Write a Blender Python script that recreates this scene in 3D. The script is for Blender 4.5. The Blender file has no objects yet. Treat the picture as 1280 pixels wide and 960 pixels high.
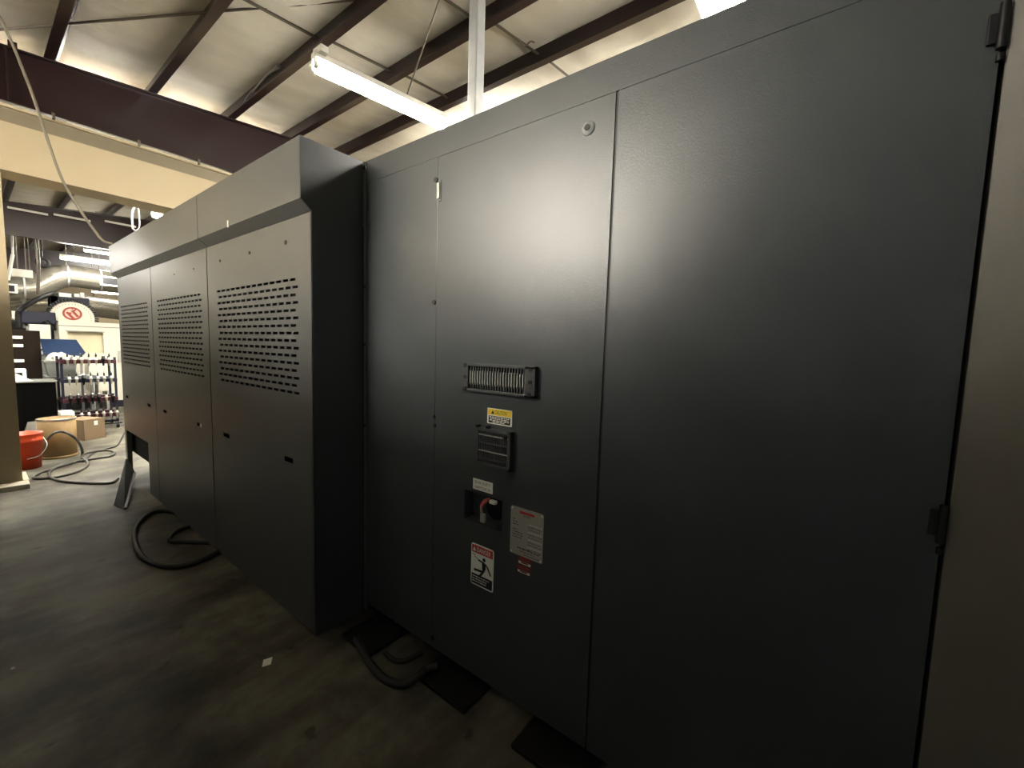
import bpy, bmesh, math, random
from mathutils import Vector, Matrix
random.seed(7)
S = bpy.context.scene
COL = S.collection
R = math.radians

# ------------------------------------------------------------------ camera
YAW, PITCH, ROLL, F = R(53.0815), R(-4.8676), R(1.7047), 515.604
EYE = Vector((0, 0, 1.55))
fw = Vector((math.sin(YAW)*math.cos(PITCH), math.cos(YAW)*math.cos(PITCH), math.sin(PITCH)))
rt = Vector((math.cos(YAW), -math.sin(YAW), 0))
up = rt.cross(fw)
rt, up = math.cos(ROLL)*rt + math.sin(ROLL)*up, -math.sin(ROLL)*rt + math.cos(ROLL)*up
cam_data = bpy.data.cameras.new('camera')
cam = bpy.data.objects.new('camera', cam_data)
COL.objects.link(cam)
m = Matrix.Identity(4)
for i in range(3):
    m[i][0], m[i][1], m[i][2], m[i][3] = rt[i], up[i], -fw[i], EYE[i]
cam.matrix_world = m
cam_data.sensor_width = 36
cam_data.lens = F/1280*36
cam_data.clip_start = 0.03
S.camera = cam

def at(u, v, ax, val):
    """a survey point: where the sight line through photo point (u, v) meets the plane axis = val"""
    d = rt*((u-640)/F) - up*((v-480)/F) + fw
    return EYE + d*((val-EYE[ax])/d[ax])

# --------------------------------------------------------------- materials
def mat(name, col, rough=.5, metal=0, bump=0, bscale=60, var=0, vscale=4, spec=.5, emit=None, estr=0):
    mt = bpy.data.materials.new(name); mt.use_nodes = True
    nt = mt.node_tree; b = nt.nodes['Principled BSDF']
    b.inputs['Base Color'].default_value = (*col, 1)
    b.inputs['Roughness'].default_value = rough
    b.inputs['Metallic'].default_value = metal
    b.inputs['Specular IOR Level'].default_value = spec
    tc = nt.nodes.new('ShaderNodeTexCoord')
    if bump:
        n = nt.nodes.new('ShaderNodeTexNoise'); n.inputs['Scale'].default_value = bscale; n.inputs['Detail'].default_value = 3
        nt.links.new(tc.outputs['Object'], n.inputs['Vector'])
        bp = nt.nodes.new('ShaderNodeBump'); bp.inputs['Strength'].default_value = bump; bp.inputs['Distance'].default_value = .01
        nt.links.new(n.outputs['Fac'], bp.inputs['Height']); nt.links.new(bp.outputs['Normal'], b.inputs['Normal'])
    if var:
        n = nt.nodes.new('ShaderNodeTexNoise'); n.inputs['Scale'].default_value = vscale; n.inputs['Detail'].default_value = 5
        nt.links.new(tc.outputs['Object'], n.inputs['Vector'])
        mx = nt.nodes.new('ShaderNodeMix'); mx.data_type = 'RGBA'
        mx.inputs['A'].default_value = (*[c*(1-var) for c in col], 1)
        mx.inputs['B'].default_value = (*[min(1, c*(1+var)) for c in col], 1)
        nt.links.new(n.outputs['Fac'], mx.inputs['Factor']); nt.links.new(mx.outputs['Result'], b.inputs['Base Color'])
    if emit:
        b.inputs['Emission Color'].default_value = (*emit, 1); b.inputs['Emission Strength'].default_value = estr
    return mt

LAMP_K = 1.0
M = {}
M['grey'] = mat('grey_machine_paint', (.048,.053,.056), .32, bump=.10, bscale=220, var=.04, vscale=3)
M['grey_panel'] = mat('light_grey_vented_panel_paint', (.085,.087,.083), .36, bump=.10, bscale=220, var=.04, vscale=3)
M['grey_dark'] = mat('dark_grey_inside', (.004,.004,.005), .8, spec=.1)
M['black'] = mat('black_plastic', (.008,.008,.009), .5, spec=.3)
M['blackflat'] = mat('flat_black_cabinet_paint', (.002,.002,.002), .9, spec=.05)
M['blackmatte'] = mat('black_rubber', (.015,.014,.013), .6)
M['vent'] = mat('charcoal_grille_plastic', (.05,.053,.055), .42)
M['ventlight'] = mat('grey_grille_fin', (.26,.26,.245), .4)
M['red_steel'] = mat('dark_red_oxide_steel', (.017,.0068,.007), .28, bump=.05, bscale=30, var=.15, vscale=6)
M['beige_wall'] = mat('beige_painted_wall', (.44,.36,.225), .6, bump=.03, bscale=80, var=.03, vscale=2)
M['tan_trim'] = mat('tan_channel_trim', (.20,.165,.105), .55, var=.06, vscale=5)
M['beige_door'] = mat('beige_enamel_door', (.125,.115,.096), .5, bump=.03, bscale=150, var=.03)
M['curb'] = mat('pale_concrete_curb', (.45,.41,.33), .7, var=.12, vscale=18)
M['galv'] = mat('galvanised_steel', (.30,.305,.30), .5, metal=.3, var=.15, vscale=12)
M['silver'] = mat('silver_duct_foil', (.36,.34,.29), .27, metal=.85, bump=.3, bscale=14, var=.1, vscale=8)
M['white'] = mat('white_enamel', (.62,.61,.55), .4, var=.03)
M['offwhite'] = mat('off_white_machine_paint', (.58,.56,.48), .4, var=.04)
M['steel'] = mat('bare_steel', (.5,.5,.48), .35, metal=.9)
M['wire'] = mat('dull_wire', (.12,.10,.08), .5, metal=.4)
M['rope'] = mat('pale_cord', (.18,.158,.115), .8)
M['tube'] = mat('fluorescent_tube', (.9,.9,.9), .4, emit=(1,.955,.86), estr=26*LAMP_K)
M['orange'] = mat('orange_plastic', (.72,.075,.02), .4)
M['drum'] = mat('kraft_fibre_drum', (.28,.185,.08), .7, var=.15, vscale=6)
M['carton'] = mat('brown_cardboard', (.21,.145,.085), .8, var=.08, vscale=7)
M['carton_in'] = mat('dark_cardboard_side', (.20,.14,.085), .8)
M['greycard'] = mat('grey_card', (.17,.17,.155), .8)
M['hose'] = mat('dark_grey_hose', (.07,.068,.06), .45)
M['tote'] = mat('grey_plastic_tote', (.16,.17,.16), .5)
M['bag'] = mat('crumpled_grey_plastic_film', (.55,.54,.48), .3, bump=.5, bscale=30)
M['blue'] = mat('blue_sheet_paint', (.006,.020,.058), .5, var=.1)
M['navy'] = mat('navy_plastic', (.010,.012,.03), .5, spec=.3)
M['maroon'] = mat('maroon_rack_paint', (.045,.010,.017), .5, spec=.3)
M['aisle'] = mat('blue_grey_light_blocker', (.21,.235,.26), .7, var=.05)  # for the added aisle wall that blocks light, toned to return some fill
M['bounce_wall'] = mat('pale_blue_grey_bounce_wall', (.45,.50,.55), .7)  # for the added end wall, kept pale to bounce light
M['plate'] = mat('dull_dark_grey_plate', (.032,.033,.032), .8, spec=.15)
M['brown'] = mat('dark_brown_cabinet_paint', (.012,.008,.006), .8, var=.2, spec=.1)
M['logo_red'] = mat('logo_red', (.24,.025,.015), .5)
M['ink'] = mat('black_ink', (.01,.01,.01), .5)
M['emblem_field'] = mat('pale_pink_enamel', (.60,.36,.28), .5)
M['lab_white'] = mat('label_white', (.88,.88,.80), .45)
M['lab_yellow'] = mat('label_yellow', (.85,.62,.03), .45)
M['lab_red'] = mat('label_red', (.50,.035,.03), .45)
M['lab_maroon'] = mat('label_maroon', (.17,.03,.03), .45)
M['nameplate'] = mat('brushed_aluminium_plate', (.47,.46,.41), .38, metal=.35, var=.06, vscale=20)
M['inkgrey'] = mat('etched_grey_ink', (.10,.10,.09), .5)
M['glass'] = mat('window_glass_cream', (.60,.56,.40), .15)
M['pink'] = mat('red_sleeve', (.55,.10,.09), .45)
M['stainless'] = mat('grey_handle_metal', (.42,.42,.40), .35, metal=.3)
M['seal'] = mat('black_seam_seal', (.010,.010,.010), .6)

def floor_material():
    mt = bpy.data.materials.new('worn_concrete'); mt.use_nodes = True
    nt = mt.node_tree; b = nt.nodes['Principled BSDF']; L = nt.links.new
    tc = nt.nodes.new('ShaderNodeTexCoord')
    def noise(scale, detail=6, rough=.6, stretch=None):
        n = nt.nodes.new('ShaderNodeTexNoise'); n.inputs['Scale'].default_value = scale
        n.inputs['Detail'].default_value = detail; n.inputs['Roughness'].default_value = rough
        if stretch:
            mp = nt.nodes.new('ShaderNodeMapping'); mp.inputs['Scale'].default_value = stretch
            mp.inputs['Rotation'].default_value = (0,0,.5)
            L(tc.outputs['Object'], mp.inputs['Vector']); L(mp.outputs['Vector'], n.inputs['Vector'])
        else: L(tc.outputs['Object'], n.inputs['Vector'])
        return n
    def ramp(src, p0, c0, p1, c1):
        r = nt.nodes.new('ShaderNodeValToRGB'); e = r.color_ramp.elements
        e[0].position, e[0].color = p0, (*c0,1); e[1].position, e[1].color = p1, (*c1,1)
        L(src, r.inputs['Fac']); return r
    def mul(a, bb, f=1):
        x = nt.nodes.new('ShaderNodeMix'); x.data_type = 'RGBA'; x.blend_type = 'MULTIPLY'; x.inputs['Factor'].default_value = f
        L(a, x.inputs['A']); L(bb, x.inputs['B']); return x.outputs['Result']
    base = ramp(noise(1.7, 7, .62).outputs['Fac'], .40, (.050,.046,.035), .60, (.18,.167,.129))
    streak = ramp(noise(1.6, 4, .5, (.6,3.2,1)).outputs['Fac'], .36, (.55,.53,.49), .60, (1,1,1))
    spots = ramp(noise(5.5, 3, .55).outputs['Fac'], .30, (.30,.28,.25), .36, (1,1,1))
    fine = ramp(noise(40, 4).outputs['Fac'], .25, (.82,.82,.80), .7, (1,1,1))
    c = mul(mul(mul(base.outputs['Color'], streak.outputs['Color']), spots.outputs['Color'], .8), fine.outputs['Color'])
    L(c, b.inputs['Base Color'])
    rr = nt.nodes.new('ShaderNodeMapRange'); rr.inputs['To Min'].default_value = .55; rr.inputs['To Max'].default_value = .8
    b.inputs['Specular IOR Level'].default_value = .35; L(noise(2.2).outputs['Fac'], rr.inputs['Value']); L(rr.outputs['Result'], b.inputs['Roughness'])
    bp = nt.nodes.new('ShaderNodeBump'); bp.inputs['Strength'].default_value = .15; bp.inputs['Distance'].default_value = .01
    L(noise(25).outputs['Fac'], bp.inputs['Height']); L(bp.outputs['Normal'], b.inputs['Normal'])
    return mt
M['floor'] = floor_material()

def roof_material():
    mt = bpy.data.materials.new('white_vinyl_insulation'); mt.use_nodes = True
    nt = mt.node_tree; b = nt.nodes['Principled BSDF']; L = nt.links.new
    tc = nt.nodes.new('ShaderNodeTexCoord')
    mp = nt.nodes.new('ShaderNodeMapping'); mp.inputs['Scale'].default_value = (1.2,3.5,1); L(tc.outputs['Object'], mp.inputs['Vector'])
    n = nt.nodes.new('ShaderNodeTexNoise'); n.inputs['Scale'].default_value = 1.3; n.inputs['Detail'].default_value = 4
    L(mp.outputs['Vector'], n.inputs['Vector'])
    r = nt.nodes.new('ShaderNodeValToRGB'); e = r.color_ramp.elements
    e[0].position, e[0].color = .3, (.52,.48,.395,1); e[1].position, e[1].color = .7, (.62,.575,.48,1)
    L(n.outputs['Fac'], r.inputs['Fac']); L(r.outputs['Color'], b.inputs['Base Color'])
    b.inputs['Roughness'].default_value = .75; b.inputs['Specular IOR Level'].default_value = .25
    n2 = nt.nodes.new('ShaderNodeTexNoise'); n2.inputs['Scale'].default_value = 3.0; n2.inputs['Detail'].default_value = 4
    L(mp.outputs['Vector'], n2.inputs['Vector'])
    bp = nt.nodes.new('ShaderNodeBump'); bp.inputs['Strength'].default_value = .22; bp.inputs['Distance'].default_value = .06
    L(n2.outputs['Fac'], bp.inputs['Height']); L(bp.outputs['Normal'], b.inputs['Normal'])
    return mt
M['roof'] = roof_material()

# ------------------------------------------------------------ mesh builder
class MB:
    def __init__(self):
        self.v, self.f, self.fm, self.mats, self.smooth = [], [], [], [], []
    def mi(self, key):
        if key not in self.mats: self.mats.append(key)
        return self.mats.index(key)
    def add(self, vs, fs, key, smooth=False):
        o = len(self.v); k = self.mi(key)
        self.v += [Vector(p) for p in vs]
        for f in fs:
            self.f.append([i+o for i in f]); self.fm.append(k); self.smooth.append(smooth)
        return self
    def box(self, a, b, key, bev=0, M4=None):
        a, b = Vector(a), Vector(b)
        lo = Vector([min(a[i],b[i]) for i in range(3)]); hi = Vector([max(a[i],b[i]) for i in range(3)])
        bm = bmesh.new()
        bmesh.ops.create_cube(bm, size=1)
        for q in bm.verts:
            q.co = Vector([lo[i]+(q.co[i]+.5)*(hi[i]-lo[i]) for i in range(3)])
        if bev:
            bmesh.ops.bevel(bm, geom=list(bm.edges), offset=bev, segments=2, affect='EDGES', profile=.6)
        if M4 is not None: bm.transform(M4)
        bm.verts.index_update()
        self.add([q.co.copy() for q in bm.verts], [[q.index for q in f.verts] for f in bm.faces], key)
        bm.free(); return self
    def quadprism(self, pts, d, key):
        """a polygon given thickness along vector d"""
        n = len(pts); d = Vector(d)
        vs = [Vector(p) for p in pts] + [Vector(p)+d for p in pts]
        fs = [list(range(n))[::-1], list(range(n,2*n))] + [[i,(i+1)%n,(i+1)%n+n,i+n] for i in range(n)]
        return self.add(vs, fs, key)
    def cyl(self, p, q, r0, key, r1=None, n=20, caps=True):
        p, q = Vector(p), Vector(q); r1 = r0 if r1 is None else r1
        ax = (q-p).normalized(); a = ax.orthogonal().normalized(); b = ax.cross(a)
        vs = []
        for c, r in ((p,r0),(q,r1)):
            vs += [c + (a*math.cos(2*math.pi*i/n)+b*math.sin(2*math.pi*i/n))*r for i in range(n)]
        self.add(vs, [[i,(i+1)%n,(i+1)%n+n,i+n] for i in range(n)], key, True)
        if caps:
            self.add(vs[:n], [list(range(n))[::-1]], key); self.add(vs[n:], [list(range(n))], key)
        return self
    def lathe(self, c, prof, key, n=28, ax=Vector((0,0,1))):
        c = Vector(c); a = ax.orthogonal().normalized(); b = ax.cross(a)
        vs = []
        for r, z in prof:
            vs += [c + ax*z + (a*math.cos(2*math.pi*i/n)+b*math.sin(2*math.pi*i/n))*max(r,1e-4) for i in range(n)]
        fs = []
        for k in range(len(prof)-1):
            fs += [[k*n+i, k*n+(i+1)%n, (k+1)*n+(i+1)%n, (k+1)*n+i] for i in range(n)]
        return self.add(vs, fs, key, True)
    def tube(self, pts, r, key, n=10, sub=6, closed_ends=True):
        P = [Vector(p) for p in pts]
        if len(P) > 2 and sub > 1:
            Q = [P[0]*2-P[1]] + P + [P[-1]*2-P[-2]]; out = []
            for i in range(1, len(Q)-2):
                p0,p1,p2,p3 = Q[i-1:i+3]
                for s in range(sub):
                    t = s/sub
                    out.append(.5*((2*p1)+(p2-p0)*t+(2*p0-5*p1+4*p2-p3)*t*t+(3*p1-p0-3*p2+p3)*t**3))
            P = out + [P[-1]]
        a = None; rings = []
        for i, p in enumerate(P):
            t = (P[min(i+1,len(P)-1)]-P[max(i-1,0)]).normalized()
            if a is None: a = t.orthogonal().normalized()
            a = (a - t*a.dot(t)).normalized(); b = t.cross(a)
            rr = r(i/(len(P)-1)) if callable(r) else r
            rings.append([p+(a*math.cos(2*math.pi*k/n)+b*math.sin(2*math.pi*k/n))*rr for k in range(n)])
        vs = [v for g in rings for v in g]; fs = []
        for i in range(len(rings)-1):
            fs += [[i*n+k, i*n+(k+1)%n, (i+1)*n+(k+1)%n, (i+1)*n+k] for k in range(n)]
        self.add(vs, fs, key, True)
        if closed_ends:
            self.add(rings[0], [list(range(n))[::-1]], key); self.add(rings[-1], [list(range(n))], key)
        return self
    def text(self, s, size, place, key, width=None):
        """flat lettering; place(a, b) maps right/up of the text to a point; centred at 0, base line 0"""
        cu = bpy.data.curves.new('t', 'FONT'); cu.body = s; cu.size = size; cu.align_x = 'CENTER'; cu.resolution_u = 2
        ob = bpy.data.objects.new('t', cu); COL.objects.link(ob)
        dg = bpy.context.evaluated_depsgraph_get()
        me = bpy.data.meshes.new_from_object(ob.evaluated_get(dg))
        xs = [q.co.x for q in me.vertices]; k = 1
        if width and xs: k = width/(max(xs)-min(xs))
        self.add([place(q.co.x*k, q.co.y) for q in me.vertices], [list(p.vertices) for p in me.polygons], key)
        bpy.data.objects.remove(ob); bpy.data.curves.remove(cu); bpy.data.meshes.remove(me)
        return self
    def build(self, name, parent=None, origin=None):
        me = bpy.data.meshes.new(name)
        if origin is None:
            if parent is not None: org = Vector(parent['_o'])
            else:
                lo = [min(p[i] for p in self.v) for i in range(3)]; hi = [max(p[i] for p in self.v) for i in range(3)]
                org = Vector(((lo[0]+hi[0])/2, (lo[1]+hi[1])/2, lo[2]))
        else: org = Vector(origin)
        me.from_pydata([p-org for p in self.v], [], self.f)
        for k in self.mats: me.materials.append(M[k])
        for i, p in enumerate(me.polygons): p.material_index = self.fm[i]; p.use_smooth = self.smooth[i]
        bm = bmesh.new(); bm.from_mesh(me); bmesh.ops.recalc_face_normals(bm, faces=bm.faces); bm.to_mesh(me); bm.free()
        me.update()
        o = bpy.data.objects.new(name, me); COL.objects.link(o)
        if parent is not None:
            o.parent = parent; o.location = org - Vector(parent['_o'])
        else: o.location = org
        o['_o'] = list(org)
        return o

def thing(name, label, cat, loc, group=None):
    o = bpy.data.objects.new(name, None); COL.objects.link(o); o.location = loc; o.empty_display_size = .1
    o['label'] = label; o['category'] = cat; o['_o'] = list(loc)
    if group: o['group'] = group
    return o
def tag(o, label, cat, group=None, kind=None):
    o['label'] = label; o['category'] = cat
    if group: o['group'] = group
    if kind: o['kind'] = kind
    return o
def struct(mb, name):
    o = mb.build(name, origin=(0,0,0)); o['kind'] = 'structure'; return o

# ----------------------------------------------------------- the building
SL, ZF = .087, 4.27                # roof slope across the hall, height of the purlins' lower flange at x = 0
def zf(x): return ZF + SL*x
XS = [.705 + .806*i for i in range(5)]      # the five purlins in view
X0, X1, Y0, Y1 = -9., 9., -6., 30.

mb = MB(); mb.add([(X0,Y0,0),(X1,Y0,0),(X1,Y1,0),(X0,Y1,0)], [[0,1,2,3]], 'floor'); struct(mb, 'floor')

mb = MB()
nx, ny = 268, 150
spc = .806
vs = []
for j in range(ny+1):
    y = Y0 + (Y1-Y0)*j/ny
    for i in range(nx+1):
        x = X0 + (X1-X0)*i/nx
        ph = ((x-XS[0])/spc) % 1
        sag = -.055*(math.sin(math.pi*ph)**.6)
        wr = .008*math.sin(y*5.1+1.3*math.sin(x*3))*math.sin(math.pi*ph) + .006*math.sin(y*11+x*4)
        vs.append((x, y, zf(x)+.235+sag+wr))
fs = [[j*(nx+1)+i, j*(nx+1)+i+1, (j+1)*(nx+1)+i+1, (j+1)*(nx+1)+i] for j in range(ny) for i in range(nx)]
mb.add(vs, fs, 'roof', True); struct(mb, 'ceiling')

# partition wall with the big opening, under the main beam
WY0, WY1 = 6.5, 6.88
mb = MB()
mb.box((-4.5,WY0,0), (.30,WY1,3.6), 'beige_wall')
mb.box((.30,WY0,3.14), (5.5,WY1,3.6), 'beige_wall'); struct(mb, 'wall_back')
mb = MB()
mb.box((-4.5,WY0+.015,3.602), (5.5,WY1-.03,3.752), 'tan_trim').box((-4.5,WY0-.012,3.74), (5.5,WY1-.03,3.765), 'beige_wall'); struct(mb, 'trim_1')
mb = MB(); mb.box((-4.5,6.31,0), (.337,6.495,.048), 'curb', .006)
mb.box((.303,6.5,0), (.345,6.90,.05), 'curb', .006); struct(mb, 'baseboard_back')
mb = MB(); mb.box((X0,Y1,0), (X1,Y1+.1,5.4), 'beige_wall'); struct(mb, 'wall_far')
mb = MB(); mb.box((X1,Y0,0), (X1+.1,Y1,5.6), 'beige_wall'); struct(mb, 'wall_right')
mb = MB(); mb.box((X0-.1,Y0,0), (X0,Y1,5.2), 'beige_wall'); struct(mb, 'wall_left')
mb = MB(); mb.box((X0,Y0-.1,0), (X1,Y0,5.6), 'beige_wall'); struct(mb, 'wall_front')

# rafters: tapered dark red I beams across the hall
def rafter(y, zb, label, x0=-5.0, x1=8.8, details=False):
    t = thing('roof_beam', label, 'beam', (0,y,zb))
    w = MB(); w.quadprism([(x0,y-.008,zb),(x1,y-.008,zb),(x1,y-.008,zf(x1)-.012),(x0,y-.008,zf(x0)-.012)], (0,.016,0), 'red_steel'); w.build('web', t)
    b = MB(); b.box((x0,y-.075,zb-.014), (x1,y+.075,zb), 'red_steel'); b.build('lower_flange', t)
    u = MB(); u.quadprism([(x0,y-.075,zf(x0)-.012),(x1,y-.075,zf(x1)-.012),(x1,y-.075,zf(x1)-.001),(x0,y-.075,zf(x0)-.001)], (0,.15,0), 'red_steel'); u.build('upper_flange', t)
    if details:
        s = MB(); s.box((.38,y-.072,zb+.001), (.394,y-.01,zf(.38)-.014), 'red_steel'); s.build('stiffener_plate', t)
        s = MB(); s.box((.40,y-.075,zf(.4)+.001), (.46,y-.03,zf(.4)+.055), 'red_steel'); s.build('purlin_cleat', t)
        for x in (.66, 1.32, 1.89):
            c = MB(); c.box((x,y-.10,zb-.055), (x+.022,y-.077,zb+.006), 'wire').box((x,y-.1,zb-.055), (x+.022,y-.06,zb-.047), 'wire'); c.build('clip', t)
    return t
rafter(6.54, 3.80, 'dark red steel beam resting above the beige opening header', details=True)
rafter(14.0, 3.66, 'dark red steel beam with white strips seen through the opening')
rafter(21.5, 3.66, 'dark red steel beam farthest back, above the silver duct')

# purlins: Z sections running away from the camera on top of the beams
PL = ['dark red roof purlin meeting the beam farthest left, beside the hanging cord',
      'second dark red roof purlin from the left, crossed by the brace rod',
      'third dark red roof purlin from the left, carrying a small conduit',
      'fourth dark red roof purlin from the left, meeting the beam at the hood corner',
      'rightmost dark red roof purlin, lowest strip above the machine top edge']
for x, lab in zip(XS, PL):
    z = zf(x); y0, y1 = -5.9, 29.9
    pts = [(x-.075,y0,z),(x+.004,y0,z),(x+.004,y0,z+.198),(x+.075,y0,z+.204),(x+.075,y0,z+.210),(x-.004,y0,z+.206),(x-.004,y0,z+.006),(x-.068,y0,z+.006),(x-.068,y0,z+.022),(x-.075,y0,z+.022)]
    mb = MB(); n = len(pts)
    mb.quadprism(pts, (0,y1-y0,0), 'red_steel')
    tag(mb.build('roof_purlin'), lab, 'purlin', 'roof purlins')

# bridging angles, brace rod
def angle(p, q, label, w=.03):
    mb = MB(); p, q = Vector(p), Vector(q); d = (q-p).normalized(); s = d.cross(Vector((0,0,1))).normalized()
    a = [p-s*w/2, p+s*w/2, p+s*w/2+Vector((0,0,.005)), p-s*w/2+Vector((0,0,.005))]
    mb.quadprism(a, q-p, 'wire')
    a = [p-s*w/2, p-s*w/2+s*.005, p-s*w/2+s*.005+Vector((0,0,w)), p-s*w/2+Vector((0,0,w))]
    mb.quadprism(a, q-p, 'wire')
    return tag(mb.build('bridging_angle'), label, 'brace', 'purlin bridging angles')
def zr(x): return zf(x)+.13
angle((XS[1]+.01,4.31,zr(XS[1])), (XS[2]-.01,4.31,zr(XS[2])), 'thin dark bridging angle between second and third purlins, near picture top')
angle((XS[2]+.01,4.25,zr(XS[2])), (XS[3]-.01,4.20,zr(XS[3])), 'thin dark bridging angle just above the lit fluorescent fixture')
angle((XS[3]+.01,4.15,zr(XS[3])), (XS[4]-.01,4.12,zr(XS[4])), 'thin dark bridging angle under the roof behind the lit fluorescent tubes')
angle((XS[2]+.01,2.98,zr(XS[2])), (XS[3]-.01,2.90,zr(XS[3])), 'thin dark bridging angle left of the steel post top')
angle((XS[3]+.01,2.80,zr(XS[3])), (XS[4]-.01,2.72,zr(XS[4])), 'thin dark bridging angle right of the steel post, with a wire twist')
angle((XS[4]+.01,2.70,zr(XS[4])), (XS[4]+.79,2.66,zr(XS[4]+.79)), 'short dark bridging angle over the pale strip of roof above the machine')
mb = MB(); mb.tube([at(648,50,2,zr(3.6)-.02), at(656,57,2,zr(3.6)-.03), at(663,52,2,zr(3.6)-.015), at(668,53,2,zr(3.6)-.01)], .008, 'wire', 6)
tag(mb.build('wire_twist'), 'small twisted wire end hooked on the bridging angle right of the post', 'wire')
def zroof(x,y): return zf(x)-.012
mb = MB(); a = Vector((-.35,7.6,zf(-.35)+.12)); b = Vector((2.9,2.2,zf(2.9)-.02))
A = at(0,37,1,6.45); B = at(300,12,1,4.55); d = (B-A).normalized()
mb.cyl(A-d*.7, B+d*1.7, .011, 'wire', n=8)
tag(mb.build('brace_rod'), 'thin steel brace rod crossing diagonally under the roof at upper left', 'brace rod')
mb = MB()
W1, W3 = at(549,0,2,4.4), at(506,127,2,3.74)
WT = (zf(W1.x)+.17-W3.z)/(W1.z-W3.z)*.95
mb.tube([W3+(W1-W3)*WT, W3], .007, 'wire', 8, 1)
HANG = mb
# conduit stub on the third purlin
t = thing('conduit_stub', 'short white conduit with two fittings on the third purlin web', 'conduit', (XS[2]-.02,5.6,zf(XS[2])+.1))
x = XS[2]-.03
mb = MB(); mb.tube([(x,6.1,zf(x)+.07),(x-.02,5.85,zf(x)+.10),(x-.05,5.6,zf(x)+.07),(x-.04,5.3,zf(x)+.12),(x,5.1,zf(x)+.14)], .011, 'galv', 8); mb.build('conduit', t)
for yy, zz in ((5.12,.14),(5.72,.09)):
    mb = MB(); mb.cyl((x-.02,yy-.04,zf(x)+zz), (x-.02,yy+.04,zf(x)+zz), .022, 'galv', n=12); mb.build('fitting', t)

# hanging cord from the roof down to the machine's far top corner
mb = MB()
mb.tube([Vector((.30,6.2,4.47)), at(0,22,1,6.15), at(20,66,1,6.15), at(44,128,1,6.14), at(75,218,1,6.12), at(100,262,1,6.1), at(118,288,1,6.08), at(129,301,1,6.07), Vector((1.0,6.08,2.53))], .012, 'rope', 8)
tag(mb.build('pale_rope'), 'pale cord sloping from the roof down to the machine hood far corner', 'cord')

# steel post behind the machine
t = thing('steel_post', 'galvanised steel post rising behind the machine to the roof', 'post', (2.6,2.4,0))
mb = MB(); px, py, hw = 2.52, 2.335, .046
mb.box((px-hw,py-hw,.012), (px+hw,py+hw,4.60), 'galv', .012); mb.build('shaft', t)
mb = MB(); mb.box((px-.14,py-.14,0), (px+.14,py+.14,.012), 'galv'); mb.build('base_plate', t)

# -------------------------------------------------------- fluorescent lamps
def fixture(name, label, p, q, width=.13, tubes=2, group='fluorescent fixtures', lip=-.03, r=.019, drop=.045, hang=True):
    p, q = Vector(p), Vector(q); d = (q-p).normalized(); s = Vector((-d.y,d.x,0)).normalized(); n = d.cross(s)
    if n.z < 0: n = -n
    t = thing(name, label, 'fluorescent light', (p+q)/2, group)
    Lg = (q-p).length
    F4 = Matrix((( d.x,s.x,n.x,p.x),(d.y,s.y,n.y,p.y),(d.z,s.z,n.z,p.z),(0,0,0,1)))
    b = MB(); b.box((0,-width/2*.55,0), (Lg,width/2*.55,.055), 'white', .006, F4)
    b.quadprism([F4@Vector(c) for c in ((0,-width/2,lip),(0,-width*.27,.004),(0,width*.27,.004),(0,width/2,lip),(0,width/2+.003,lip),(0,width*.25,.010),(0,-width*.25,.010),(0,-width/2-.003,lip))], d*Lg, 'white')
    b.build('housing', t)
    if hang and (zf(p.x) - p.z > .2 or p.x < .5):
        for e in (.25, Lg-.25):
            c = F4@Vector((e,0,.05)); h = MB(); h.cyl(c, (c.x,c.y,zf(c.x)+.20), .006, 'wire', n=6); h.build('hanger', t)
    off = [0] if tubes == 1 else [-width*.26, width*.26]
    for o in off:
        c = MB(); c.cyl(F4@Vector((.03,o,-drop)), F4@Vector((Lg-.03,o,-drop)), r, 'tube', n=10); c.build('tube', t)
    nseg = 2 if Lg > 1.8 else 1
    for e in ((.012, Lg-.012) if nseg == 1 else (.012, Lg/2, Lg-.012)):
        for o in off:
            h = MB(); h.box((e-.012,o-.02,-drop-.026), (e+.012,o+.02,.0), 'white', .004, F4); h.build('lampholder', t)
    return t
e0, e1 = at(391,82,2,3.66), at(557,158.5,2,3.66)
f1 = fixture('fluorescent_fixture', 'lit double tube fluorescent fixture hanging under the purlins left of the post', e0+Vector((0,0,.045)), e1+Vector((0,0,.045)), .15, lip=-.012, r=.022, hang=False)
mb = MB(); c = e0.lerp(e1, .06)+Vector((0,0,.10)); mb.box(c-Vector((.06,.09,.02)), c+Vector((.0,.03,.03)), 'white', .004); mb.build('wiring_box', f1)
HANG.build('hanger_wire', f1)
f2 = fixture('fluorescent_fixture', 'glaring fluorescent fixture cut by the picture top, above the machine edge', (2.60,.66,3.70), (3.82,.66,3.70), .24, lip=-.012, drop=.05, r=.03)
fixture('fluorescent_fixture', 'short bright fluorescent fixture peeking over the machine hood below the opening header', (1.98,9.0,3.62), (3.2,9.05,3.62), .14, drop=.05, r=.03)
fixture('fluorescent_fixture', 'lit fluorescent fixture in the back room at the end of the hanging cord', (1.90,14.7,3.70), (3.12,14.7,3.70), .14, r=.026)
fixture('fluorescent_fixture', 'lit fluorescent fixture in the back room just below the nearer dark beam', (1.62,16.0,3.60), (2.84,16.0,3.60), .14, r=.026)
fixture('fluorescent_fixture', 'farthest lit fluorescent fixture, small, above the tool disc', (3.6,26.5,3.60), (5.0,26.5,3.60), .16, r=.03)
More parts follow.
